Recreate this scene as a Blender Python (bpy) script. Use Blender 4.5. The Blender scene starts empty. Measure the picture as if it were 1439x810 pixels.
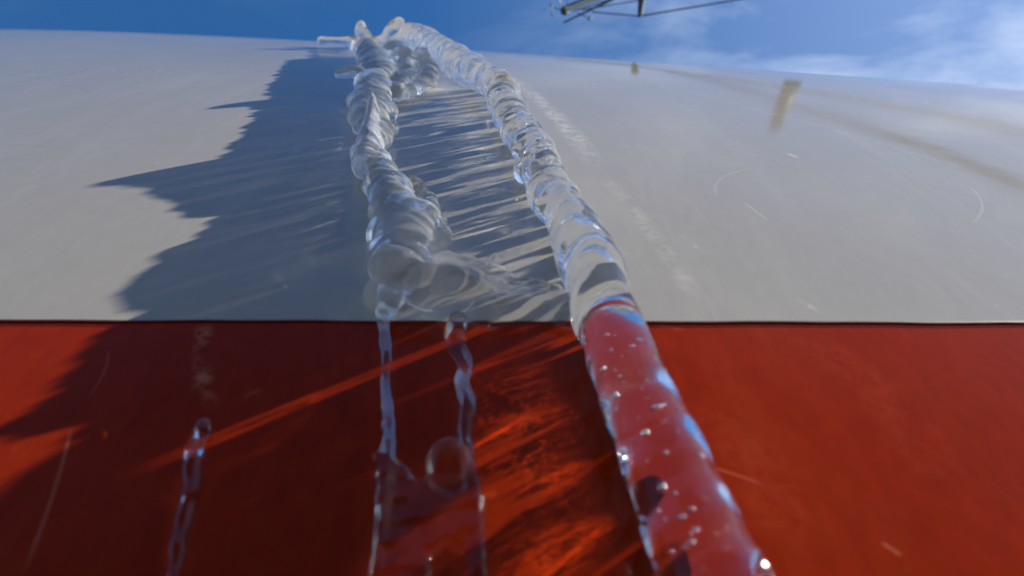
import bpy, bmesh, math, random
import numpy as np
from mathutils import Vector, Matrix
R = math.radians
random.seed(7); rng = np.random.default_rng(11)
scene = bpy.context.scene
C = scene.collection

# ------------------------------------------------------------------ frames
# hull frame: u along the hull, v up the plating, n out of it.  The plating
# flares out over the viewer by FLARE from the true vertical.
FLARE = R(14.5)
vW = np.array([0, -math.sin(FLARE), math.cos(FLARE)])
nW = np.array([0, -math.cos(FLARE), -math.sin(FLARE)])
ORG = np.array([0, 0, 1.45])
def W(p):
    p = np.atleast_2d(np.asarray(p, float))
    return ORG + p[:, :1]*np.array([1., 0, 0]) + p[:, 1:2]*vW + p[:, 2:3]*nW
def Wd(d):
    d = np.asarray(d, float); return d[0]*np.array([1., 0, 0]) + d[1]*vW + d[2]*nW

# ------------------------------------------------------------------ camera
F = 1028.; TH = R(30.5); D = .15
fw = np.array([0, math.cos(TH), -math.sin(TH)]); upv = np.array([0, math.sin(TH), math.cos(TH)])
cam = bpy.data.cameras.new('camera'); camo = bpy.data.objects.new('camera', cam); C.objects.link(camo)
f_, u_ = Wd(fw), Wd(upv); r_ = np.array([1., 0, 0])
M = Matrix.Identity(4)
for i in range(3):
    M[i][0] = r_[i]; M[i][1] = u_[i]; M[i][2] = -f_[i]; M[i][3] = W([0, 0, D])[0][i]
camo.matrix_world = M
cam.sensor_width = 36; cam.lens = 36*F/1439.; cam.clip_start = .01; cam.clip_end = 3000
cam.dof.use_dof = True; cam.dof.focus_distance = .46; cam.dof.aperture_fstop = 11
scene.camera = camo

# ------------------------------------------------------------------ light
L = np.array([1., .80, .15]); L /= np.linalg.norm(L)
LW = Wd(L)
SUN_EL = math.asin(LW[2]); SUN_AZ = math.atan2(LW[0], LW[1])
world = bpy.data.worlds.new('World'); scene.world = world; world.use_nodes = True
nt = world.node_tree; N = nt.nodes; K = nt.links
bg = N['Background']; bg.inputs[1].default_value = .05
sky = N.new('ShaderNodeTexSky'); sky.sky_type = 'NISHITA'; sky.sun_disc = False
sky.sun_elevation = SUN_EL; sky.sun_rotation = SUN_AZ; sky.air_density = 1.0; sky.dust_density = .3; sky.ozone_density = 3.0
tc = N.new('ShaderNodeTexCoord')
mp = N.new('ShaderNodeMapping'); mp.inputs['Scale'].default_value = (1.0, 2.2, 1.5); mp.inputs['Location'].default_value = (.3, .9, .2)
K.new(tc.outputs['Generated'], mp.inputs[0])
n1 = N.new('ShaderNodeTexNoise'); n1.inputs['Scale'].default_value = 2.6; n1.inputs['Detail'].default_value = 9; n1.inputs['Roughness'].default_value = .58; n1.inputs['Distortion'].default_value = .5
K.new(mp.outputs[0], n1.inputs[0])
cr = N.new('ShaderNodeValToRGB'); cr.color_ramp.elements[0].position = .47; cr.color_ramp.elements[1].position = .82
K.new(n1.outputs[0], cr.inputs[0])
# clouds thicken towards the sunny side of the sky
sx = N.new('ShaderNodeSeparateXYZ'); K.new(tc.outputs['Generated'], sx.inputs[0])
mr = N.new('ShaderNodeMapRange'); mr.inputs[1].default_value = -.12; mr.inputs[2].default_value = .5; mr.inputs[3].default_value = .04; mr.inputs[4].default_value = .9
K.new(sx.outputs[0], mr.inputs[0])
mm = N.new('ShaderNodeMath'); mm.operation = 'MULTIPLY'; K.new(cr.outputs[0], mm.inputs[0]); K.new(mr.outputs[0], mm.inputs[1])
hz = N.new('ShaderNodeMath'); hz.operation = 'MULTIPLY_ADD'; hz.inputs[1].default_value = .15; K.new(mr.outputs[0], hz.inputs[0]); K.new(mm.outputs[0], hz.inputs[2])
mix = N.new('ShaderNodeMixRGB'); K.new(hz.outputs[0], mix.inputs[0]); hs = N.new('ShaderNodeHueSaturation'); hs.inputs['Hue'].default_value = .503; hs.inputs['Saturation'].default_value = 1.3; hs.inputs['Value'].default_value = 1.0; K.new(sky.outputs[0], hs.inputs['Color']); K.new(hs.outputs[0], mix.inputs[1]); mix.inputs[2].default_value = (5.6, 6.3, 7.3, 1)
K.new(mix.outputs[0], bg.inputs[0])

sun = bpy.data.lights.new('sun', 'SUN'); sun.energy = 5.0; sun.angle = R(.6); sun.color = (1, .90, .72)
suno = bpy.data.objects.new('sun', sun); C.objects.link(suno)
suno.rotation_euler = Vector(LW).to_track_quat('Z', 'Y').to_euler()
sun.cycles.is_caustics_light = True
scene.view_settings.view_transform = 'Standard'; scene.view_settings.look = 'None'
scene.view_settings.exposure = 1.82; scene.view_settings.gamma = 1
cy = scene.cycles
cy.max_bounces = 20; cy.transmission_bounces = 20; cy.glossy_bounces = 8; cy.diffuse_bounces = 4; cy.transparent_max_bounces = 12
cy.caustics_refractive = True; cy.caustics_reflective = True; cy.blur_glossy = .08
cy.sample_clamp_indirect = 0; cy.use_denoising = True

# ------------------------------------------------------------------ helpers
def tag(o, label=None, cat=None, group=None, kind=None):
    if label: o['label'] = label
    if cat: o['category'] = cat
    if group: o['group'] = group
    if kind: o['kind'] = kind
    return o
def mesh_obj(name, V, Fc, mat, parent=None, base=None, smooth=True):
    V = np.asarray(V, float)
    if parent is not None: base = np.array(parent.matrix_world.translation if parent.parent is None else parent.matrix_world.translation)
    if base is None: base = V.mean(0)
    base = np.asarray(base, float)
    me = bpy.data.meshes.new(name)
    me.from_pydata((V-base).tolist(), [], [list(map(int, f)) for f in Fc]); me.update()
    if smooth: me.polygons.foreach_set('use_smooth', [True]*len(me.polygons))
    me.materials.append(mat)
    o = bpy.data.objects.new(name, me); C.objects.link(o)
    if parent is not None: o.parent = parent
    else: o.location = base.tolist()
    return o
def empty(name, loc):
    o = bpy.data.objects.new(name, None); C.objects.link(o); o.location = list(map(float, loc))
    o.matrix_world = Matrix.Translation(Vector(list(map(float, loc)))); return o
def node_mat(name):
    m = bpy.data.materials.new(name); m.use_nodes = True
    return m, m.node_tree.nodes, m.node_tree.links, m.node_tree.nodes['Principled BSDF']
def plain(name, col, rough=.5, metal=0.):
    m, n, k, b = node_mat(name)
    ns = n.new('ShaderNodeTexNoise'); ns.inputs['Scale'].default_value = 9; ns.inputs['Detail'].default_value = 5
    t = n.new('ShaderNodeTexCoord'); k.new(t.outputs['Object'], ns.inputs[0])
    mx = n.new('ShaderNodeMixRGB'); mx.inputs[1].default_value = (*[c*.8 for c in col], 1); mx.inputs[2].default_value = (*[min(1, c*1.15) for c in col], 1)
    k.new(ns.outputs[0], mx.inputs[0]); k.new(mx.outputs[0], b.inputs['Base Color'])
    b.inputs['Roughness'].default_value = rough; b.inputs['Metallic'].default_value = metal
    return m

# --- hull surface
VB = .2375           # where grey topside meets the red band
def a_(u):
    u = np.clip(u, -2.2, 1.6); return .0847*np.exp(.43*u+.14*u*u)
def hull_n(u, v):
    u = np.asarray(u, float); v = np.asarray(v, float)
    n = np.where(v > 0, -a_(u)*v*v, -.32*v*v)
    e = np.maximum(0, np.abs(u)-1.7)
    return n - .085*e*e
def ray(x, y): return np.array([(x-720)/F, 0, 0])+fw+(405-y)/F*upv
_T = np.geomspace(.02, 3.0, 4000)
def P(x, y, h=0.):
    """where the sight line of a point of the photograph meets the hull raised by h; and the depth"""
    d = ray(x, y); p = np.array([0, 0, D])+_T[:, None]*d
    g = p[:, 2]-(-a_(p[:, 0])*p[:, 1]**2+h)
    i = np.where(g < 0)[0]; k = i[0] if len(i) else int(np.argmin(g))
    return p[k], _T[k]
def up_h(u, v, h):     # point at height h over the hull
    return np.array([u, v, float(hull_n(u, v))+h])

# ------------------------------------------------------------------ hull paint
def hull_material(name, base, dark, rough, coat, scale_marks, chalk, spec=.5, marks=(), grain=.14):
    m, n, k, b = node_mat(name)
    t = n.new('ShaderNodeTexCoord')
    def noise(s, det, dist=0., sc=(1, 1, 1), ro=.55):
        mpn = n.new('ShaderNodeMapping'); mpn.inputs['Scale'].default_value = sc; k.new(t.outputs['Object'], mpn.inputs[0])
        x = n.new('ShaderNodeTexNoise'); x.inputs['Scale'].default_value = s; x.inputs['Detail'].default_value = det
        x.inputs['Distortion'].default_value = dist; x.inputs['Roughness'].default_value = ro
        k.new(mpn.outputs[0], x.inputs[0]); return x
    def ramp(src, a, c, lo=0., hi=1.):
        x = n.new('ShaderNodeMapRange'); x.inputs[1].default_value = a; x.inputs[2].default_value = c; x.inputs[3].default_value = lo; x.inputs[4].default_value = hi
        k.new(src, x.inputs[0]); return x.outputs[0]
    def mixc(f, c1, c2):
        x = n.new('ShaderNodeMixRGB'); k.new(f, x.inputs[0])
        for i, c in ((1, c1), (2, c2)):
            if isinstance(c, tuple): x.inputs[i].default_value = (*c, 1)
            else: k.new(c, x.inputs[i])
        return x.outputs[0]
    big = noise(3.2, 6, .6)
    c0 = mixc(ramp(big.outputs[0], .3, .7), dark, base)
    fine = noise(220, 4, 0, (1, .35, .35))
    c1 = mixc(ramp(fine.outputs[0], .35, .72, 0, grain), c0, tuple(min(1, x*1.35) for x in base))
    # run-down salt and dust streaks, and small chalk flecks
    stre = noise(26, 5, .8, (1, .14, .14), .65)
    c2 = mixc(ramp(stre.outputs[0], .52, .78, 0, .42), c1, chalk)
    fl = noise(130, 3, .2, (1, 1, 1), .5)
    c3 = mixc(ramp(fl.outputs[0], .73, .77, 0, .55), c2, chalk)
    # long thin rubbed scratches: narrow band of a warped noise
    for sc_, rot in (((1.2, .5, .5), .4), ((.5, 1.3, 1.3), -.5)):
        s1 = noise(scale_marks, 1.2, .35, sc_, .3)
        ab = n.new('ShaderNodeMath'); ab.operation = 'SUBTRACT'; ab.inputs[1].default_value = .5; k.new(s1.outputs[0], ab.inputs[0])
        a2 = n.new('ShaderNodeMath'); a2.operation = 'ABSOLUTE'; k.new(ab.outputs[0], a2.inputs[0])
        thin = ramp(a2.outputs[0], 0., .0016, 1, 0)
        gate = noise(7, 2, 0); g = ramp(gate.outputs[0], .60, .68, 0, .28)
        mu = n.new('ShaderNodeMath'); mu.operation = 'MULTIPLY'; k.new(thin, mu.inputs[0]); k.new(g, mu.inputs[1])
        c3 = mixc(mu.outputs[0], c3, chalk)
    geo = n.new('ShaderNodeNewGeometry')
    def dotp(e, o=0.):
        x = n.new('ShaderNodeVectorMath'); x.operation = 'DOT_PRODUCT'; x.inputs[1].default_value = tuple(float(q) for q in e); k.new(geo.outputs['Position'], x.inputs[0])
        y = n.new('ShaderNodeMath'); y.operation = 'SUBTRACT'; k.new(x.outputs['Value'], y.inputs[0]); y.inputs[1].default_value = float(o); return y.outputs[0]
    def math2(op, a1, a2):
        x = n.new('ShaderNodeMath'); x.operation = op
        for i_, q in enumerate((a1, a2)):
            if isinstance(q, (int, float)): x.inputs[i_].default_value = q
            elif q is not None: k.new(q, x.inputs[i_])
        return x.outputs[0]
    rough_n = noise(90, 5, .6, (1, 1, 1), .7)
    for (x0, y0, x1, y1, wd, st, bend, rag, colr) in marks:      # scuffs and rubbed lines, and a painted reflection, fixed to the plating
        p0, p1 = P(x0, y0)[0][:2], P(x1, y1)[0][:2]; dd = p1-p0; ln = float(np.hypot(*dd)); dd = dd/ln
        ea = dd[0]*np.array([1, 0, 0])+dd[1]*vW; ec = -dd[1]*np.array([1, 0, 0])+dd[0]*vW
        o3 = W([p0[0], p0[1], 0])[0]
        al = dotp(ea/ln, o3@ea/ln); ac = dotp(ec, o3@ec)
        pb = math2('MULTIPLY', math2('MULTIPLY', al, math2('SUBTRACT', 1., al)), 4*bend)
        ds = math2('ABSOLUTE', math2('SUBTRACT', ac, pb), None)
        wm = ramp(ds, wd*.3, wd, 1, 0)
        ends = math2('MULTIPLY', ramp(al, 0., .12), ramp(al, .8, 1., 1, 0))
        mk = math2('MULTIPLY', math2('MULTIPLY', wm, ends), st)
        if rag: mk = math2('MULTIPLY', mk, ramp(rough_n.outputs[0], .42, .62))
        c3 = mixc(mk, c3, colr)
    k.new(c3, b.inputs['Base Color'])
    k.new(ramp(big.outputs[0], .3, .75, rough*.75, rough*1.3), b.inputs['Roughness'])
    b.inputs['IOR'].default_value = 1.44; b.inputs['Specular IOR Level'].default_value = spec
    b.inputs['Coat Weight'].default_value = coat; b.inputs['Coat Roughness'].default_value = .03
    bp = n.new('ShaderNodeBump'); bp.inputs['Strength'].default_value = .06; bp.inputs['Distance'].default_value = .002
    wv = noise(34, 5, .2); k.new(wv.outputs[0], bp.inputs['Height']); k.new(bp.outputs[0], b.inputs['Normal'])
    return m
M_grey = hull_material('grey_topside_paint', (.332, .321, .308), (.316, .306, .293), .085, .0, 5.5, (.43, .42, .40), marks=(
    (716, 108, 845, 240, .010, .55, .004, 1, (.66, .64, .60)), (850, 250, 990, 440, .006, .35, .003, 1, (.6, .58, .55)),
    (1362, 262, 1364, 316, .0010, .26, .006, 0, (.56, .64, .6)), (1010, 280, 1072, 235, .0010, .22, .012, 0, (.56, .6, .56)),
    (1046, 285, 1082, 312, .0013, .26, .0, 0, (.56, .64, .6)), (1108, 216, 1122, 222, .0025, .4, 0, 0, (.7, .68, .64)),
    (6, 204, 95, 207, .0010, .45, 0, 0, (.22, .21, .19)), (10, 196, 120, 168, .0010, .35, .01, 0, (.24, .23, .21)), (62, 118, 130, 136, .0014, .35, .012, 0, (.24, .23, .21)),
    (1120, 420, 1165, 446, .002, .4, 0, 1, (.6, .58, .55)), (955, 330, 985, 352, .002, .45, 0, 1, (.62, .6, .57)), (1180, 130, 1439, 168, .0022, .4, .0, 0, (.28, .27, .25)),
    (930, 120, 1400, 250, .004, .22, .0, 1, (.6, .58, .55))))
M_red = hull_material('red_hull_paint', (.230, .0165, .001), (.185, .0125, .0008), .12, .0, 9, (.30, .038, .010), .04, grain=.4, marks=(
    (287, 452, 284, 560, .0042, .75, 0, 1, (.42, .17, .10)), (284, 520, 300, 575, .0030, .5, 0, 1, (.40, .15, .09)),  # pale streaks painted in for a reflection on the red
    (100, 600, 30, 810, .0008, .6, .001, 0, (.40, .12, .08)), (152, 490, 120, 560, .0006, .4, .002, 0, (.40, .12, .08)), (340, 560, 400, 540, .0015, .5, .002, 1, (.36, .12, .08)),
    (1000, 655, 1075, 680, .0007, .7, .0004, 0, (.45, .09, .05)), (920, 455, 1010, 470, .0012, .35, .0, 1, (.42, .12, .08)), (1240, 760, 1270, 780, .0009, .6, .0, 0, (.42, .12, .08)),
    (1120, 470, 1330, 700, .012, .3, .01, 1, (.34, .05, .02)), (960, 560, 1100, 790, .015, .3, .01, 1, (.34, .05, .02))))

# ------------------------------------------------------------------ boat
boat = empty('boat', (0, 1.6, 0))
tag(boat, 'boat hull with light grey topside above a dark red painted band, ice running down it', 'boat')
def graded(a, b, n, p=1.): return a+(b-a)*np.linspace(0, 1, n)**p
us = np.concatenate([np.linspace(-5, -1.45, 26)[:-1], np.linspace(-1.45, 1.2, 190), np.linspace(1.2, 5, 28)[1:]])
def patch(vs, off=0.):
    U, Vv = np.meshgrid(us, vs); Vv = Vv+np.where(np.abs(Vv-VB) < .0035, 1, 0)*(.00022*np.sin(U*61+1)+.00016*np.sin(U*143)+.00010*np.sin(U*331+2)); n = hull_n(U, Vv)+off
    V = W(np.stack([U.ravel(), Vv.ravel(), n.ravel()], 1)); nu, nv = len(us), len(vs)
    idx = np.arange(nu*nv).reshape(nv, nu)
    return V, np.stack([idx[:-1, :-1].ravel(), idx[:-1, 1:].ravel(), idx[1:, 1:].ravel(), idx[1:, :-1].ravel()], 1)
# paint edges roll over in half a millimetre so the joint reads as a real line
TOP = 1.95
V, Fc = patch(np.concatenate([[VB+.0004], graded(VB+.0012, TOP, 130, 1.15)]))
side = mesh_obj('topside', V, Fc, M_grey, boat)
side['label'] = 'light grey upper side of the hull, faintly scratched'
V, Fc = patch(np.concatenate([np.linspace(-1.05, 0, 30)[:-1], np.linspace(0, VB-.0012, 60), [VB+.004]]), -.0006)
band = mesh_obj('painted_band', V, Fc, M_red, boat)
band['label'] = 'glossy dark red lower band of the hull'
for o in (side, band): o.cycles.is_caustics_receiver = True
# deck, far side, gunwale and keel: seen only from elsewhere
M_deck = plain('deck_paint', (.5, .5, .46), .7); M_dark = plain('dark_paint_line', (.11, .03, .02), .6)
vj = np.array([VB-.0004, VB+.00045])
V, Fc = patch(vj, .00012); jl = mesh_obj('paint_joint', V, Fc, M_dark, boat)
def edge_line(v):  return W(np.stack([us, np.full_like(us, v), hull_n(us, v)], 1))
top = edge_line(TOP); far = top.copy(); far[:, 1] = 2*1.6-far[:, 1]
nU = len(us)
V = np.concatenate([top, (top+far)/2+np.array([0, 0, .08]), far]); Fc = []
for j in range(2):
    for i in range(nU-1): Fc.append((j*nU+i, j*nU+i+1, (j+1)*nU+i+1, (j+1)*nU+i))
mesh_obj('deck', V, Fc, M_deck, boat)
rows = [edge_line(v) for v in (TOP, 1.4, .9, .5, VB, 0, -.4, -.8, -1.05)]
rows = [np.stack([r[:, 0], 3.2-r[:, 1], r[:, 2]], 1) for r in rows]
for (nm, rr, mt) in (('far_topside', rows[:5], M_grey), ('far_band', rows[4:], M_red)):
    V = np.concatenate(rr); Fc = [(j*nU+i, (j+1)*nU+i, (j+1)*nU+i+1, j*nU+i+1) for j in range(len(rr)-1) for i in range(nU-1)]
    mesh_obj(nm, V, Fc, mt, boat)
kb = edge_line(-1.05); kf = np.stack([kb[:, 0], 3.2-kb[:, 1], kb[:, 2]], 1)
mid = np.stack([kb[:, 0], np.full(nU, 1.6), np.full(nU, .12)], 1)
V = np.concatenate([kb, mid, kf]); Fc = [(j*nU+i, (j+1)*nU+i, (j+1)*nU+i+1, j*nU+i+1) for j in range(2) for i in range(nU-1)]
mesh_obj('bottom', V, Fc, M_red, boat)
for s in (0, nU-1):     # transom and stem closings
    ring = [edge_line(v)[s] for v in np.linspace(TOP, -1.05, 14)]
    ring += [np.array([us[s], 1.6, .12])]
    ring += [np.array([p[0], 3.2-p[1], p[2]]) for p in ring[:14][::-1]]
    mesh_obj('end_plate', np.array(ring), [tuple(range(len(ring)))], M_grey, boat, smooth=False)

# ------------------------------------------------------------------ ground
m, n, k, b = node_mat('wet_gravel')
nz = n.new('ShaderNodeTexNoise'); nz.inputs['Scale'].default_value = .8; nz.inputs['Detail'].default_value = 8
t = n.new('ShaderNodeTexCoord'); k.new(t.outputs['Object'], nz.inputs[0])
mx = n.new('ShaderNodeValToRGB'); mx.color_ramp.elements[0].color = (.035, .036, .038, 1); mx.color_ramp.elements[1].color = (.09, .09, .09, 1)
mx.color_ramp.elements[0].position = .4; mx.color_ramp.elements[1].position = .65
k.new(nz.outputs[0], mx.inputs[0]); k.new(mx.outputs[0], b.inputs['Base Color']); b.inputs['Roughness'].default_value = .8
g = mesh_obj('ground', [(-900, -900, 0), (900, -900, 0), (900, 900, 0), (-900, 900, 0)], [(0, 1, 2, 3)], m, base=(0, 0, 0), smooth=False)
tag(g, kind='structure')

# ------------------------------------------------------------------ ice
def ice_material(name, bump=.25, rough=.0, bscale=160, white=.0, clear=.1, bands=0., thr=(.49, .60)):
    m, n, k, b = node_mat(name); n.remove(b)
    out = n['Material Output']
    t = n.new('ShaderNodeTexCoord')
    a = n.new('ShaderNodeTexNoise'); a.inputs['Scale'].default_value = bscale; a.inputs['Detail'].default_value = 2.5
    mpn = n.new('ShaderNodeMapping'); mpn.inputs['Scale'].default_value = (.45, .45, 1.5); k.new(t.outputs['Object'], mpn.inputs[0])
    k.new(mpn.outputs[0], a.inputs[0])
    bp = n.new('ShaderNodeBump'); bp.inputs['Strength'].default_value = bump; bp.inputs['Distance'].default_value = .002
    k.new(a.outputs[0], bp.inputs['Height'])
    gl = n.new('ShaderNodeBsdfGlass'); gl.inputs['IOR'].default_value = 1.31; gl.inputs['Roughness'].default_value = rough
    gl.inputs['Color'].default_value = (.985, .992, 1, 1)
    if bump: k.new(bp.outputs[0], gl.inputs['Normal'])
    # a little clear see-through, and patches of fine white frost and trapped air
    tr = n.new('ShaderNodeBsdfTransparent'); m1 = n.new('ShaderNodeMixShader'); m1.inputs[0].default_value = clear
    k.new(gl.outputs[0], m1.inputs[1]); k.new(tr.outputs[0], m1.inputs[2])
    if bands:       # see-through bands added along the sun direction, letting light streaks reach the hull
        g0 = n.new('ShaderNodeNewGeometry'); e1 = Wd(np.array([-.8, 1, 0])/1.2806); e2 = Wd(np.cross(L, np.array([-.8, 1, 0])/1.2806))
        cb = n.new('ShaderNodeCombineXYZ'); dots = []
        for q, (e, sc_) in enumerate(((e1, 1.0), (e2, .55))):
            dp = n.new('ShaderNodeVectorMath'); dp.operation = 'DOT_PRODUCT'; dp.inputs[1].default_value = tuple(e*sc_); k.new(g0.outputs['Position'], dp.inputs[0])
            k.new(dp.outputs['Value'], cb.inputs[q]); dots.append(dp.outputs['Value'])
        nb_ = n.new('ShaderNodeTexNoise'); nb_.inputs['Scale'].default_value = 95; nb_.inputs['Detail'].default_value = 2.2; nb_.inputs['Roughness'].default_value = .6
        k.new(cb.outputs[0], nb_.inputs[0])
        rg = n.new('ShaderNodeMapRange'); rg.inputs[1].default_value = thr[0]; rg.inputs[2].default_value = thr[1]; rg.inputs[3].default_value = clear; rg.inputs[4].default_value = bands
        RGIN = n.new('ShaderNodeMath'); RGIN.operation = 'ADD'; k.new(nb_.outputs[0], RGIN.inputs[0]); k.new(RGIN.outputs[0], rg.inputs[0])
        # one wide see-through band added low down to pass a sun beam
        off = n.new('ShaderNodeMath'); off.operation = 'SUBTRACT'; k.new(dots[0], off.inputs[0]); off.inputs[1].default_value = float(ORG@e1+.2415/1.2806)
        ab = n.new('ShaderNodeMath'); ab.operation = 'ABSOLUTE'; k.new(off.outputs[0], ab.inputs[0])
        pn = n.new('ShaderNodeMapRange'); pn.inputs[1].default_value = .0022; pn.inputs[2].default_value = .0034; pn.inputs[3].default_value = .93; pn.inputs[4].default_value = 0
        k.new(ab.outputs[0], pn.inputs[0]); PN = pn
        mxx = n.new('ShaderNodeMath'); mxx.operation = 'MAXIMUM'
        # low down the added bands stay near the paint, keeping the far shadow dark
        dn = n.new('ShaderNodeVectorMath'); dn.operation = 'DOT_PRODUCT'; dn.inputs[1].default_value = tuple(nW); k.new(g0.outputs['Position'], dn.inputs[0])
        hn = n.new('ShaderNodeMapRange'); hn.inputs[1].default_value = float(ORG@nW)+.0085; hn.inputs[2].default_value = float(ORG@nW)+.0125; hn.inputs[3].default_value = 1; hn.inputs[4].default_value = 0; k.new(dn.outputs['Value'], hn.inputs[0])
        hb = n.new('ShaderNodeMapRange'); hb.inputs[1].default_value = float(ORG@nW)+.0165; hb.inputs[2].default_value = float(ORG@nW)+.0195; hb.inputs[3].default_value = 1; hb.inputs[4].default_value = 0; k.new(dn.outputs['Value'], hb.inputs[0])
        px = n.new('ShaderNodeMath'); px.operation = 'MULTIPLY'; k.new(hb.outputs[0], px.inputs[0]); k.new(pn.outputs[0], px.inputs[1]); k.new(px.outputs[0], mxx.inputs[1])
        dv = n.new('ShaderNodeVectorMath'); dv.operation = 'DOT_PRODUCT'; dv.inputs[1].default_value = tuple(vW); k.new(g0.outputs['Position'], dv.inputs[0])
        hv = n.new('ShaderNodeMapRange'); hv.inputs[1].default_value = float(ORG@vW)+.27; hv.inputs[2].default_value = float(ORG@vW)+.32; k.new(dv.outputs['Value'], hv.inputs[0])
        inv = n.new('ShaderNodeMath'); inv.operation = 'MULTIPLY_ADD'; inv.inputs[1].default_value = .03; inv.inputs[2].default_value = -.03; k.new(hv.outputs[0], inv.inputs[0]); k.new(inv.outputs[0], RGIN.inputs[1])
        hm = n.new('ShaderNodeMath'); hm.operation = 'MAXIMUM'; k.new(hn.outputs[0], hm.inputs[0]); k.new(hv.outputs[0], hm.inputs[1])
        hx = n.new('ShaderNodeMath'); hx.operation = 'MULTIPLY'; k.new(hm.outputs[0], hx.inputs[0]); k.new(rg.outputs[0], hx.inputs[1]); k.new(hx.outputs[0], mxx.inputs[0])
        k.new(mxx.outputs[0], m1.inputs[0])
    df = n.new('ShaderNodeBsdfDiffuse'); df.inputs[0].default_value = (.86, .88, .90, 1)
    tl = n.new('ShaderNodeBsdfTranslucent'); tl.inputs[0].default_value = (.86, .88, .90, 1)
    m2 = n.new('ShaderNodeMixShader'); m2.inputs[0].default_value = .5; k.new(df.outputs[0], m2.inputs[1]); k.new(tl.outputs[0], m2.inputs[2])
    fz = n.new('ShaderNodeTexNoise'); fz.inputs['Scale'].default_value = 70; fz.inputs['Detail'].default_value = 6; fz.inputs['Roughness'].default_value = .65; fz.inputs['Distortion'].default_value = 1.2
    k.new(mpn.outputs[0], fz.inputs[0])
    fr = n.new('ShaderNodeMapRange'); fr.inputs[1].default_value = .45; fr.inputs[2].default_value = .72; fr.inputs[3].default_value = white*.35; fr.inputs[4].default_value = white*2.2
    k.new(fz.outputs[0], fr.inputs[0])
    gp = n.new('ShaderNodeNewGeometry'); sp = n.new('ShaderNodeSeparateXYZ'); k.new(gp.outputs['Position'], sp.inputs[0])
    lo = n.new('ShaderNodeMapRange'); lo.inputs[1].default_value = 1.66; lo.inputs[2].default_value = 1.80; lo.inputs[3].default_value = .06; lo.inputs[4].default_value = 1
    k.new(sp.outputs[2], lo.inputs[0]); fm = n.new('ShaderNodeMath'); fm.operation = 'MULTIPLY'; k.new(fr.outputs[0], fm.inputs[0]); k.new(lo.outputs[0], fm.inputs[1])
    sk = n.new('ShaderNodeTexNoise'); sk.inputs['Scale'].default_value = 330; sk.inputs['Detail'].default_value = 2; sk.inputs['Roughness'].default_value = .5; k.new(t.outputs['Object'], sk.inputs[0])
    sr = n.new('ShaderNodeMapRange'); sr.inputs[1].default_value = .69; sr.inputs[2].default_value = .78; sr.inputs[4].default_value = .5; k.new(sk.outputs[0], sr.inputs[0])  # white specks put into the surface for bright glints
    fx = n.new('ShaderNodeMath'); fx.operation = 'MAXIMUM'; k.new(fm.outputs[0], fx.inputs[0]); k.new(sr.outputs[0], fx.inputs[1])
    m3 = n.new('ShaderNodeMixShader'); k.new(fx.outputs[0], m3.inputs[0]); k.new(m1.outputs[0], m3.inputs[1]); k.new(m2.outputs[0], m3.inputs[2])
    k.new(m3.outputs[0] if white else m1.outputs[0], out.inputs[0])
    return m
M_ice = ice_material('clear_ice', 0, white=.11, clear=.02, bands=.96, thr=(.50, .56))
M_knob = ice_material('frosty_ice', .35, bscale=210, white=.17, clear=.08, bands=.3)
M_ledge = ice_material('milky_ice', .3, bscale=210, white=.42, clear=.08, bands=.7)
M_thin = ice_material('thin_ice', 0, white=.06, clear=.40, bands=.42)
M_bub = ice_material('air_pocket', .0, white=.5, clear=0)

bmI = bmesh.new(); bmesh.ops.create_icosphere(bmI, subdivisions=3, radius=1)
ICO = np.array([v.co[:] for v in bmI.verts]); ICOF = np.array([[v.index for v in f.verts] for f in bmI.faces]); bmI.free()
bmI = bmesh.new(); bmesh.ops.create_icosphere(bmI, subdivisions=2, radius=1)
ICO2 = np.array([v.co[:] for v in bmI.verts]); ICO2F = np.array([[v.index for v in f.verts] for f in bmI.faces]); bmI.free()
def blobs(B, ico=ICO, icf=ICOF):
    """B: list of (centre(u,v,n), radii(3), spin about n)"""
    V = []; Fs = []; o = 0
    for c, r, s in B:
        r = np.atleast_1d(r); r = np.repeat(r, 3) if len(r) == 1 else r
        q = ico*r
        cs, sn = math.cos(s), math.sin(s)
        q = np.stack([q[:, 0]*cs-q[:, 1]*sn, q[:, 0]*sn+q[:, 1]*cs, q[:, 2]], 1)+np.asarray(c)
        V.append(q); Fs.append(icf+o); o += len(q)
    return np.concatenate(V), np.concatenate(Fs)
def noise3(p, s, seed):
    """smooth pseudo noise from a few rotated sines, numpy only"""
    r = np.random.default_rng(seed); out = np.zeros(len(p))
    for k_ in range(7):
        d = r.normal(size=3); d /= np.linalg.norm(d)
        out += np.sin(p @ d * s*(.6+.9*r.random())+r.random()*6.28)
    return out/7**.5
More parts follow.
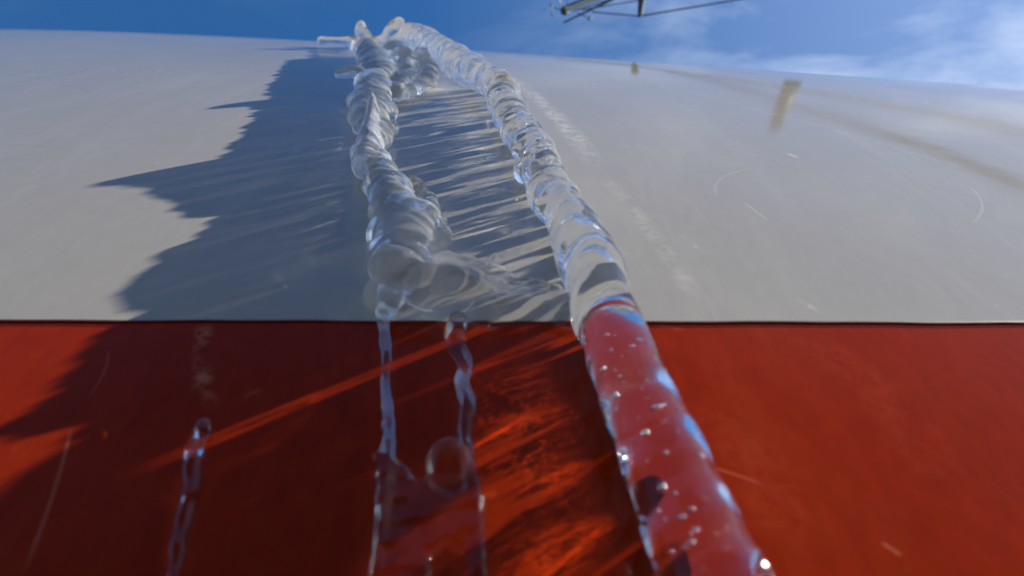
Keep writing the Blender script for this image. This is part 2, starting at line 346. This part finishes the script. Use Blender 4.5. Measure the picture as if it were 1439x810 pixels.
def ice(name, B, vox, label, cat, smooth=4, amp=.0004, fs=(420, 900), seed=1, mat=None, group=None, amp_low=0):
    V, Fc = blobs(B)
    V = W(V)
    base = W([np.mean([b[0] for b in B], 0)])[0]
    o = mesh_obj(name, V, Fc, mat or M_ice, base=base)
    md = o.modifiers.new('r', 'REMESH'); md.mode = 'VOXEL'; md.voxel_size = vox; md.use_smooth_shade = True
    sm = o.modifiers.new('s', 'SMOOTH'); sm.factor = .6; sm.iterations = smooth
    dg = bpy.context.evaluated_depsgraph_get(); me = bpy.data.meshes.new_from_object(o.evaluated_get(dg))
    old = o.data; o.modifiers.clear(); o.data = me; bpy.data.meshes.remove(old); me.name = name
    nv = len(me.vertices); co = np.empty(nv*3); me.vertices.foreach_get('co', co); co = co.reshape(-1, 3)
    no = np.empty(nv*3); me.vertices.foreach_get('normal', no); no = no.reshape(-1, 3)
    d = amp*(noise3(co*(.75, .75, 1.35), fs[0], seed)+.15*noise3(co*(.6, .6, 1.3), fs[1], seed+5))
    zw = np.clip((co[:, 2]+base[2]-1.67)/.12, 0, 1); zw = zw*zw*(3-2*zw)     # slower, broader swells on the near low ends
    if amp_low: d = d*zw+(1-zw)*amp_low*noise3(co*(.3, .3, 1.2), 230, seed+9)
    co = co+no*d[:, None]; me.vertices.foreach_set('co', co.ravel())
    me.polygons.foreach_set('use_smooth', [True]*len(me.polygons)); me.update()
    if not me.materials: me.materials.append(mat or M_ice)
    o.cycles.is_caustics_caster = True; o.cycles.is_caustics_receiver = True
    tag(o, label, cat, group)
    print('ICE', name, nv)
    return o
def bubbles(parent, pts, name='air_bubbles'):
    B = [(p, r, s) for p, r, s in pts]
    V, Fc = blobs(B, ICO2, ICO2F)
    o = mesh_obj(name, W(V), Fc[:, ::-1], M_bub, parent)
    o['kind'] = 'stuff'; o.cycles.is_caustics_receiver = True; return o
def path(pts, step=.006):
    """pts: rows (x, y, half width px, height factor) of the photograph -> evenly spaced (pos, r)"""
    Q = []
    for x, y, w, hf in pts:
        p, t = P(x, y, 0)
        for _ in range(4):
            r = w*t/F; p, t = P(x, y, hf*r)
        Q.append([*p[:2], w*t/F, hf])
    Q = np.array(Q); seg = np.hypot(*(np.diff(Q[:, :2], axis=0)).T); s = np.concatenate([[0], np.cumsum(seg)])
    T = np.arange(0, s[-1], step)
    # Catmull-like smoothing by fine linear interpolation then box blur
    out = np.stack([np.interp(T, s, Q[:, i]) for i in range(4)], 1)
    kk = 5; pad = np.pad(out, ((kk, kk), (0, 0)), 'edge')
    out = np.stack([np.convolve(pad[:, i], np.ones(2*kk+1)/(2*kk+1), 'valid') for i in range(4)], 1)
    return out
def smooth_noise(n_, w, g_):
    w = max(1, int(w)); x = g_.normal(size=n_+4*w); k_ = np.hanning(2*w+3)[1:-1]
    x = np.convolve(x, k_/np.sqrt((k_**2).sum()), 'same')[2*w:2*w+n_]; return x
def chain(pts, step=.006, jr=.08, jp=.08, corr=.01, rib=.0, rib_len=.011, seed=0, base=False, twist=0.):
    g_ = np.random.default_rng(seed); B = []; Q = path(pts, step); n_ = len(Q); w = corr/step
    nr, nu_, nv_, nh = (smooth_noise(n_, w, g_) for _ in range(4)); ph = np.cumsum(.7+.6*g_.random(n_))*step/rib_len*6.283
    for i, (u, v, r, hf) in enumerate(Q):
        rr = r*(1+jr*nr[i]*.6+rib*math.sin(ph[i]))
        du = jp*r*nu_[i]*.6+twist*r*math.sin(v*75+seed); dh = jp*r*nh[i]*.6+twist*r*.6*math.cos(v*75+seed)
        B.append((up_h(u+du, v, hf*r+dh), (rr, rr, rr), 0.))
        if base:
            H = (1+hf)*r/1.9; B[-1] = (up_h(u+du, v, H*.9), (rr, rr, H), 0.)
    return B
def on_plane(x, y, v0):
    d = ray(x, y); t = v0/d[1]; return np.array([0, 0, D])+t*d, t
def tower(rows, v0, sub=5):
    """dense run of spheres through photograph points, all at height v0 up the hull"""
    B = []; rows = np.array(rows, float)
    for a, b_ in zip(rows[:-1], rows[1:]):
        for f in np.linspace(0, 1, sub, endpoint=False):
            x, y, w = a+(b_-a)*f; p, t = on_plane(x, y, v0); r = w*t/F
            B.append((p, (r, r, r), 0))
    x, y, w = rows[-1]; p, t = on_plane(x, y, v0); r = w*t/F; B.append((p, (r, r, r), 0)); return B
def blob(x, y, w, hf=.6, ax=(1, 1, 1), spin=0.):
    p, t = P(x, y, 0)
    for _ in range(4): r = w*t/F; p, t = P(x, y, hf*r)
    r = w*t/F
    return (up_h(p[0], p[1], hf*r), (r*ax[0], r*ax[1], r*ax[2]), spin)
def film(poly, r, h=.0, gap=.75, seed=0, wav=.25):
    """spheres packed inside a photograph polygon on the hull: a plate of ice"""
    g_ = np.random.default_rng(seed)
    q = np.array([P(x, y)[0][:2] for x, y in poly]); lo, hi = q.min(0), q.max(0); B = []
    st = r*gap
    for uu in np.arange(lo[0], hi[0]+st, st):
        for vv in np.arange(lo[1], hi[1]+st, st):
            a, b_ = uu+g_.normal()*st*.12, vv+g_.normal()*st*.12
            c = False; j = len(q)-1
            for i in range(len(q)):
                if (q[i, 1] > b_) != (q[j, 1] > b_) and a < (q[j, 0]-q[i, 0])*(b_-q[i, 1])/(q[j, 1]-q[i, 1])+q[i, 0]: c = not c
                j = i
            if c:
                k_ = r*(1+wav*math.sin(a*95+seed)*math.sin(b_*70+1.3*seed))
                B.append((up_h(a, b_, h), (r, r, k_), 0))
    return B

# right icicle: rows (x, y, half width, height factor)
HF = np.array([(45, 1.5), (60, 1.2), (90, .9), (115, .85), (150, .75), (250, .8), (285, 1.2), (310, 1.8), (350, 1.95), (385, 1.8), (412, 1.65), (450, 1.4), (500, 1.1), (600, .9), (850, .85)])
HFL = np.array([(50, .45), (59, .8), (66, .85), (86, .5), (115, .7), (139, .25), (160, .35), (173, .2), (190, .55), (227, .75), (252, .75), (269, .8), (298, .42), (337, .35), (374, .6), (395, .7), (450, .7)])
def hfy(rows, T=HF): return [(x, y, w, float(np.interp(y, T[:, 0], T[:, 1]))) for x, y, w in rows]
RI = hfy([(1022, 850, 84), (1003, 810, 78), (977, 760, 72), (953, 700, 67), (933, 650, 64), (911, 600, 61), (891, 550, 56),
      (876, 500, 50), (861, 450, 45), (840, 400, 43), (824, 350, 40), (811, 315, 35), (792, 290, 31), (770, 260, 31),
      (752, 220, 28), (733, 190, 27), (716, 160, 25)])
B = chain(RI[:10], .002, .03, .03, .03, .0, seed=3, base=True)+chain(RI[8:], .0035, .12, .20, .016, .01, .014, seed=3, base=True, twist=.03)
g_ = np.random.default_rng(77); rq = path(RI[9:], .02)
for u, v, r, hf in rq:
    for q in range(2):
        an = g_.uniform(-.9, .9); rr = r*g_.uniform(.35, .6); B.append((up_h(u+math.sin(an)*r*.8, v+g_.normal()*.006, hf*r*.6+math.cos(an)*r*.75), (rr, rr*g_.uniform(1, 2.2), rr), g_.uniform(-.5, .5)))
B += [blob(817, 338, 41, 1.0), blob(775, 295, 24, .9), blob(741, 240, 22, .8), blob(706, 128, 26, 1.0)]
B += chain(hfy([(722, 170, 25), (712, 150, 25), (704, 132, 24), (697, 118, 23), (684, 112, 22), (668, 104, 24), (650, 92, 24), (630, 79, 22), (610, 66, 20), (594, 56, 18), (578, 50, 16)]), .004, .12, .22, .014, .02, .017, seed=5, base=True)
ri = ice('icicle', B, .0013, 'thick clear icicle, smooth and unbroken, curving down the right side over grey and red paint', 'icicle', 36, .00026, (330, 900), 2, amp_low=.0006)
# left icicle: knobbly string
LI = hfy([(537, 452, 12), (546, 425, 17), (560, 395, 30), (570, 365, 42), (570, 335, 42), (564, 305, 38), (556, 280, 33), (543, 258, 24),
      (530, 235, 20), (521, 212, 19), (520, 188, 24), (524, 165, 26), (522, 145, 24), (526, 128, 22), (534, 110, 20), (532, 95, 20), (524, 80, 18), (515, 68, 15)], HFL)
B = chain(LI, .004, .16, .30, .009, .08, .014, seed=9, base=True, twist=.08)
for vv in np.arange(.405, .508, .003):
    hh = float(np.interp(vv, (.405, .43, .46, .487, .498, .506), (.0165, .019, .0225, .0265, .029, .0312)))
    B.append((up_h(-.093-(vv-.47)*.12, vv, hh/2), (.0085-.05*(vv-.415), .011-.05*(vv-.415), hh/2), 0))
B += [blob(520, 176, 26, .4), blob(542, 158, 18, .6), blob(590, 350, 34, .35), blob(545, 330, 30, .45), blob(560, 380, 32, .45)]
B += chain([(560, 262, 12, .5), (585, 262, 14, .6), (600, 280, 13, .6), (608, 300, 14, .5), (622, 325, 15, .5), (612, 350, 18, .5)], .003, .2, .2, .006, seed=33)
B += tower([(518, 66, 15), (513, 54, 12), (508, 44, 9.5), (507, 35, 6)], 1.15)
B += tower([(518, 62, 13), (500, 62, 11), (488, 58, 7), (478, 57, 4.5), (462, 57, 4.5), (452, 57, 6)], 1.15, 7)
v_ = P(512, 118)[0][1]
B += tower([(524, 118, 10), (513, 110, 9), (505, 103, 9.5), (496, 100, 9), (487, 103, 8), (477, 105, 6)], v_*.93, 5)
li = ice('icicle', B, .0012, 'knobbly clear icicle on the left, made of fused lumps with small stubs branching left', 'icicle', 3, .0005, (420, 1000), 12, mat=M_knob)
# crest joining the tops
B = tower([(512, 66, 13), (532, 64, 12), (548, 60, 15), (562, 58, 17), (580, 58, 15)], 1.17, 6) + tower([(548, 58, 15), (552, 49, 14), (556, 41, 12), (561, 32, 8)], 1.17, 6)
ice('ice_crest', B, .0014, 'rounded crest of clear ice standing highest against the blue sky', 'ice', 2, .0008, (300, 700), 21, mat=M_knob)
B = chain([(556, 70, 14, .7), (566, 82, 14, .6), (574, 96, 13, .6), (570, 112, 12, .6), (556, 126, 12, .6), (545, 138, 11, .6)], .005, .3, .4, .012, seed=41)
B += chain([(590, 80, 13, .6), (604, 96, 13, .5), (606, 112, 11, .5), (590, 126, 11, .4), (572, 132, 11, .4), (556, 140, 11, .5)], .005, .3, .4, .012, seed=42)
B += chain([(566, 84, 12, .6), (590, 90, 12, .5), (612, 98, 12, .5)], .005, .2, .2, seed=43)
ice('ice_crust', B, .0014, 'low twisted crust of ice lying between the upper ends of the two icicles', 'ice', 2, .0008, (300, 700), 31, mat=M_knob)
# bridge between the two icicles
B = film([(528, 400), (545, 396), (600, 380), (650, 372), (700, 395), (760, 415), (800, 425), (815, 452), (790, 451), (740, 450), (680, 452), (632, 452), (612, 425), (585, 408), (556, 412), (545, 430), (530, 440)], .0060, .001, .7, 3, .3)
for uu, vv, hh in ((-.050, .268, .0190), (-.046, .262, .0195), (-.041, .256, .0195), (-.034, .252, .0185), (-.026, .250, .0165), (-.018, .250, .014)):
    B.append((up_h(uu, vv, hh*.42), (.011, .0085, hh*.58), 0))
B += [blob(628, 400, 28, .5), blob(660, 405, 28, .5), blob(600, 392, 26, .6), blob(690, 425, 22, .45), (blob(735, 433, 18, .4)), blob(770, 438, 15, .4), blob(800, 440, 16, .5), blob(650, 432, 22, .4)]
B += chain([(622, 444, 8, .8), (680, 445, 10, .8), (740, 444, 9, .8), (812, 444, 10, .8)], .003, .3, .3, .006, seed=6)
B += chain([(655, 378, 10, .6), (700, 398, 9, .6), (750, 416, 9, .6), (800, 432, 10, .6)], .004, .15, .1, seed=4)
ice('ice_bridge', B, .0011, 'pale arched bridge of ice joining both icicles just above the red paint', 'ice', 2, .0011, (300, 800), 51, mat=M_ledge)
# lower web over the red paint
B = chain([(541, 440, 9, .6), (541, 480, 9, .6), (543, 540, 8, .6), (545, 600, 9, .6), (545, 650, 12, .6), (540, 700, 13, .6), (534, 760, 13, .6), (528, 840, 14, .6)], .0022, .15, .3, .012, seed=14)
B += chain([(632, 448, 13, .6), (643, 480, 15, .6), (650, 520, 13, .6), (652, 560, 13, .6), (652, 605, 13, .6), (660, 650, 12, .6), (668, 700, 11, .6), (672, 760, 11, .6), (676, 845, 12, .6)], .0022, .16, .35, .012, seed=15)
B += film([(536, 640), (558, 655), (580, 678), (610, 690), (640, 700), (664, 690), (672, 760), (676, 850), (664, 850), (662, 800), (652, 775), (630, 765), (608, 775), (597, 800), (600, 850), (528, 850), (536, 760)], .0022, .0005, .7, 8, .2)
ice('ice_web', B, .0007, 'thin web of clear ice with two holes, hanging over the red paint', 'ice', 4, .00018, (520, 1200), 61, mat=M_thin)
# frozen drop
B = [blob(632, 650, 34, .55, (1, 1.25, .95)), blob(630, 672, 30, .5)]
ice('frozen_drop', B, .0009, 'round frozen drop of ice with bubbles beneath the narrow hole of the web', 'ice', 5, .0002, (400, 900), 81, mat=M_thin)
# small separate drip
B = chain([(288, 592, 8, .6), (283, 625, 15, .6), (275, 660, 16, .6), (267, 700, 14, .6), (257, 750, 13, .6), (246, 810, 12, .6), (240, 850, 12, .6)], .0020, .18, .35, .012, seed=24)
ice('ice_drip', B, .0008, 'small separate drip of ice on the shaded red paint at the left', 'ice', 3, .00025, (520, 1200), 91)

# bubbles in the near ends
g_ = np.random.default_rng(5); pts = []
for u, v, r, hf in path(RI[1:9], .0010):
    for _ in range(1):
        if g_.random() < .42:
            q = np.clip(g_.normal(size=3)*.3, -.55, .55)*r
            pts.append((up_h(u+q[0], v+q[1], hf*r*.8+abs(q[2])*.8), r*(.015+.075*g_.random()**2.2), 0))
bubbles(ri, pts)

# ------------------------------------------------------------------ unseen hull added to block low sky light
M_navy = plain('unseen_hull_navy_paint', (.02, .025, .04), .45)
M_white = plain('unseen_deck_white_paint', (.6, .6, .58), .5)
nb = empty('unseen_boat', (0, -5.2, 0))
tag(nb, 'unseen dark navy boat hull, added behind the viewer to block low sky light', 'unseen_boat')
xs = np.linspace(-8.5, 8.5, 50)
prof = np.array([(1.0, 3.1), (1.02, 2.4), (.95, 1.6), (.7, .9), (.25, .5), (.05, 0)])
def halfb(x): return 1.75*np.sqrt(np.clip(1-(np.abs(x)/8.6)**2.4, 0.003, 1))
V = []; Fc = []
ringp = [(-a, z) for a, z in prof] + [(a, z) for a, z in prof[::-1]]
for x in xs:
    for a, z in ringp: V.append((x, -5.2+a*halfb(x), z*(1+.0012*x*x) if z > .1 else z))
m_ = len(ringp)
for i in range(len(xs)-1):
    for j in range(m_-1): Fc.append((i*m_+j, (i+1)*m_+j, (i+1)*m_+j+1, i*m_+j+1))
mesh_obj('unseen_hull', V, Fc, M_navy, nb)
V = []; Fc = []
for x in xs: V += [(x, -5.2-halfb(x), 3.08*(1+.0012*x*x)), (x, -5.2, 3.2*(1+.0012*x*x)), (x, -5.2+halfb(x), 3.08*(1+.0012*x*x))]
for i in range(len(xs)-1):
    for j in range(2): Fc.append((i*3+j, i*3+j+1, i*3+j+4, i*3+j+3))
mesh_obj('deck', V, Fc, M_white, nb)  # deck of the added unseen boat

# ------------------------------------------------------------------ leaning mast with stays overhead
CAM = W([0, 0, D])[0]
def at(x, y, dist):
    return CAM+Wd(ray(x, y))*dist
def mirror(x, y, dist):
    """where a thing must hang to show at (x, y) as a reflection in the glossy topside"""
    p, _ = P(x, y); e = 1e-4; h_ = lambda u, v: -a_(u)*v*v
    Nn = np.array([-(h_(p[0]+e, p[1])-h_(p[0]-e, p[1]))/2/e, -(h_(p[0], p[1]+e)-h_(p[0], p[1]-e))/2/e, 1]); Nn /= np.linalg.norm(Nn)
    d = ray(x, y); d /= np.linalg.norm(d); return W(p+(d-2*(d@Nn)*Nn)*dist)[0]
def tube(pts, rad, seg=8, flat=None):
    pts = [np.array(p, float) for p in pts]; V = []; Fc = []
    rad = rad if hasattr(rad, '__len__') else [rad]*len(pts)
    for i, p in enumerate(pts):
        t_ = pts[min(i+1, len(pts)-1)]-pts[max(i-1, 0)]; t_ /= np.linalg.norm(t_)
        a = np.cross(t_, [.2, 1, .1]); a /= np.linalg.norm(a); b_ = np.cross(t_, a)
        for j in range(seg):
            an = 6.28318*(j+.5)/seg; V.append(p+rad[i]*(math.cos(an)*a+math.sin(an)*b_*(flat or 1)))
    for i in range(len(pts)-1):
        for j in range(seg): Fc.append((i*seg+j, i*seg+(j+1) % seg, (i+1)*seg+(j+1) % seg, (i+1)*seg+j))
    Fc.append(tuple(range(seg))[::-1]); Fc.append(tuple((len(pts)-1)*seg+j for j in range(seg)))
    return V, Fc
M_alu = plain('grey_spar_paint', (.42, .42, .38), .45); M_rope = plain('dark_wire', (.02, .022, .03), .5, .3); M_blk = plain('black_fitting', (.012, .012, .014), .5)
tip = at(795, 15, 13.); foot0 = np.array([13.97, -5.2, 3.2]); dr = (foot0-tip)/np.linalg.norm(foot0-tip); foot = tip+dr*(tip[2]/-dr[2])
mast = empty('leaning_mast', foot)
tag(mast, 'leaning grey mast end with black spreaders, thin stays and small antennas, overhead in the sky', 'mast')
def part(name, V, Fc, m, parent=mast, smooth=False, label=None):
    o = mesh_obj(name, V, Fc, m, base=foot)
    o.location = (0, 0, 0); o.parent = parent
    if label: o['label'] = label
    return o
V, Fc = tube([tip, tip+(foot-tip)*.3, foot], [.055, .085, .13], 4); part('spar', V, Fc, M_alu)
V, Fc = tube([tip-dr*.06, tip+dr*.02], [.075, .075], 6); part('mast_cap', V, Fc, M_blk)
V, Fc = tube([tip+dr*.05-np.array([0, .07, 0]), foot-np.array([0, .16, 0])], .018, 6); part('sail_track', V, Fc, M_blk)
s1a, s1b = at(899, 23, 12.6), mirror(893, 104, 11.5)
V, Fc = tube([s1a, s1a+(s1b-s1a)*.2, s1b], [.035, .055, .07], 4); part('spreader', V, Fc, M_blk)
V, Fc = tube([s1a+np.array([.03, 0, -.03]), s1a+(s1b-s1a)*.5+np.array([.05, 0, -.02])], .022, 4); part('spreader_edge', V, Fc, M_alu)
s2a, s2b = mirror(1116, 114, 11.5), mirror(1088, 184, 11.5)
V, Fc = tube([s2a, s2b], [.17, .10], 4, .5); part('spreader', V, Fc, M_blk)
def stay(pts, r): V, Fc = tube(pts, r, 5); part('stay', V, Fc, M_rope)
stay([at(832, 17, 12.9), s1a], .012); stay([s1a, at(1042, -1, 12.4), at(1400, -75, 11.5)], .014)
w2 = [mirror(x, y, 11.5) for x, y in ((789, 81), (893, 93), (1000, 114), (1118, 150), (1250, 190), (1439, 262))]
stay(w2+[w2[-1]+(w2[-1]-w2[-2])*4], [.014, .026, .045, .075, .09, .10, .12])
stay([at(818, 14, 12.9), at(898, 1, 12.5), at(960, -14, 12.2)], .010)
stay([at(806, 16, 13), at(862, -2, 12.8), at(900, -14, 12.7)], .010)
stay([at(790, 13, 13), at(786, -6, 12.9)], .007); stay([at(796, 12, 13), at(798, -6, 12.9)], .007)
def antenna(pts, dots):
    V, Fc = tube([at(*p, 13.) for p in pts], .010, 5); a = part('antenna', V, Fc, M_blk)
    for x, y, r in dots:
        q = ICO2*r*.8+at(x, y, 13.); b_ = mesh_obj('antenna_cup', q, ICO2F, M_blk, base=foot); b_.location = (0, 0, 0); b_.parent = a
antenna([(775, 5), (776, 14), (776.5, 24)], [(775, 6, .028), (766, 13, .018), (771, 5, .014)])
antenna([(812, 18), (820, 22), (829, 26)], [(829, 26, .035), (831, 23, .018), (826, 28, .014)])
antenna([(793, 16), (787, 13), (780, 12)], [(780, 12, .014)])
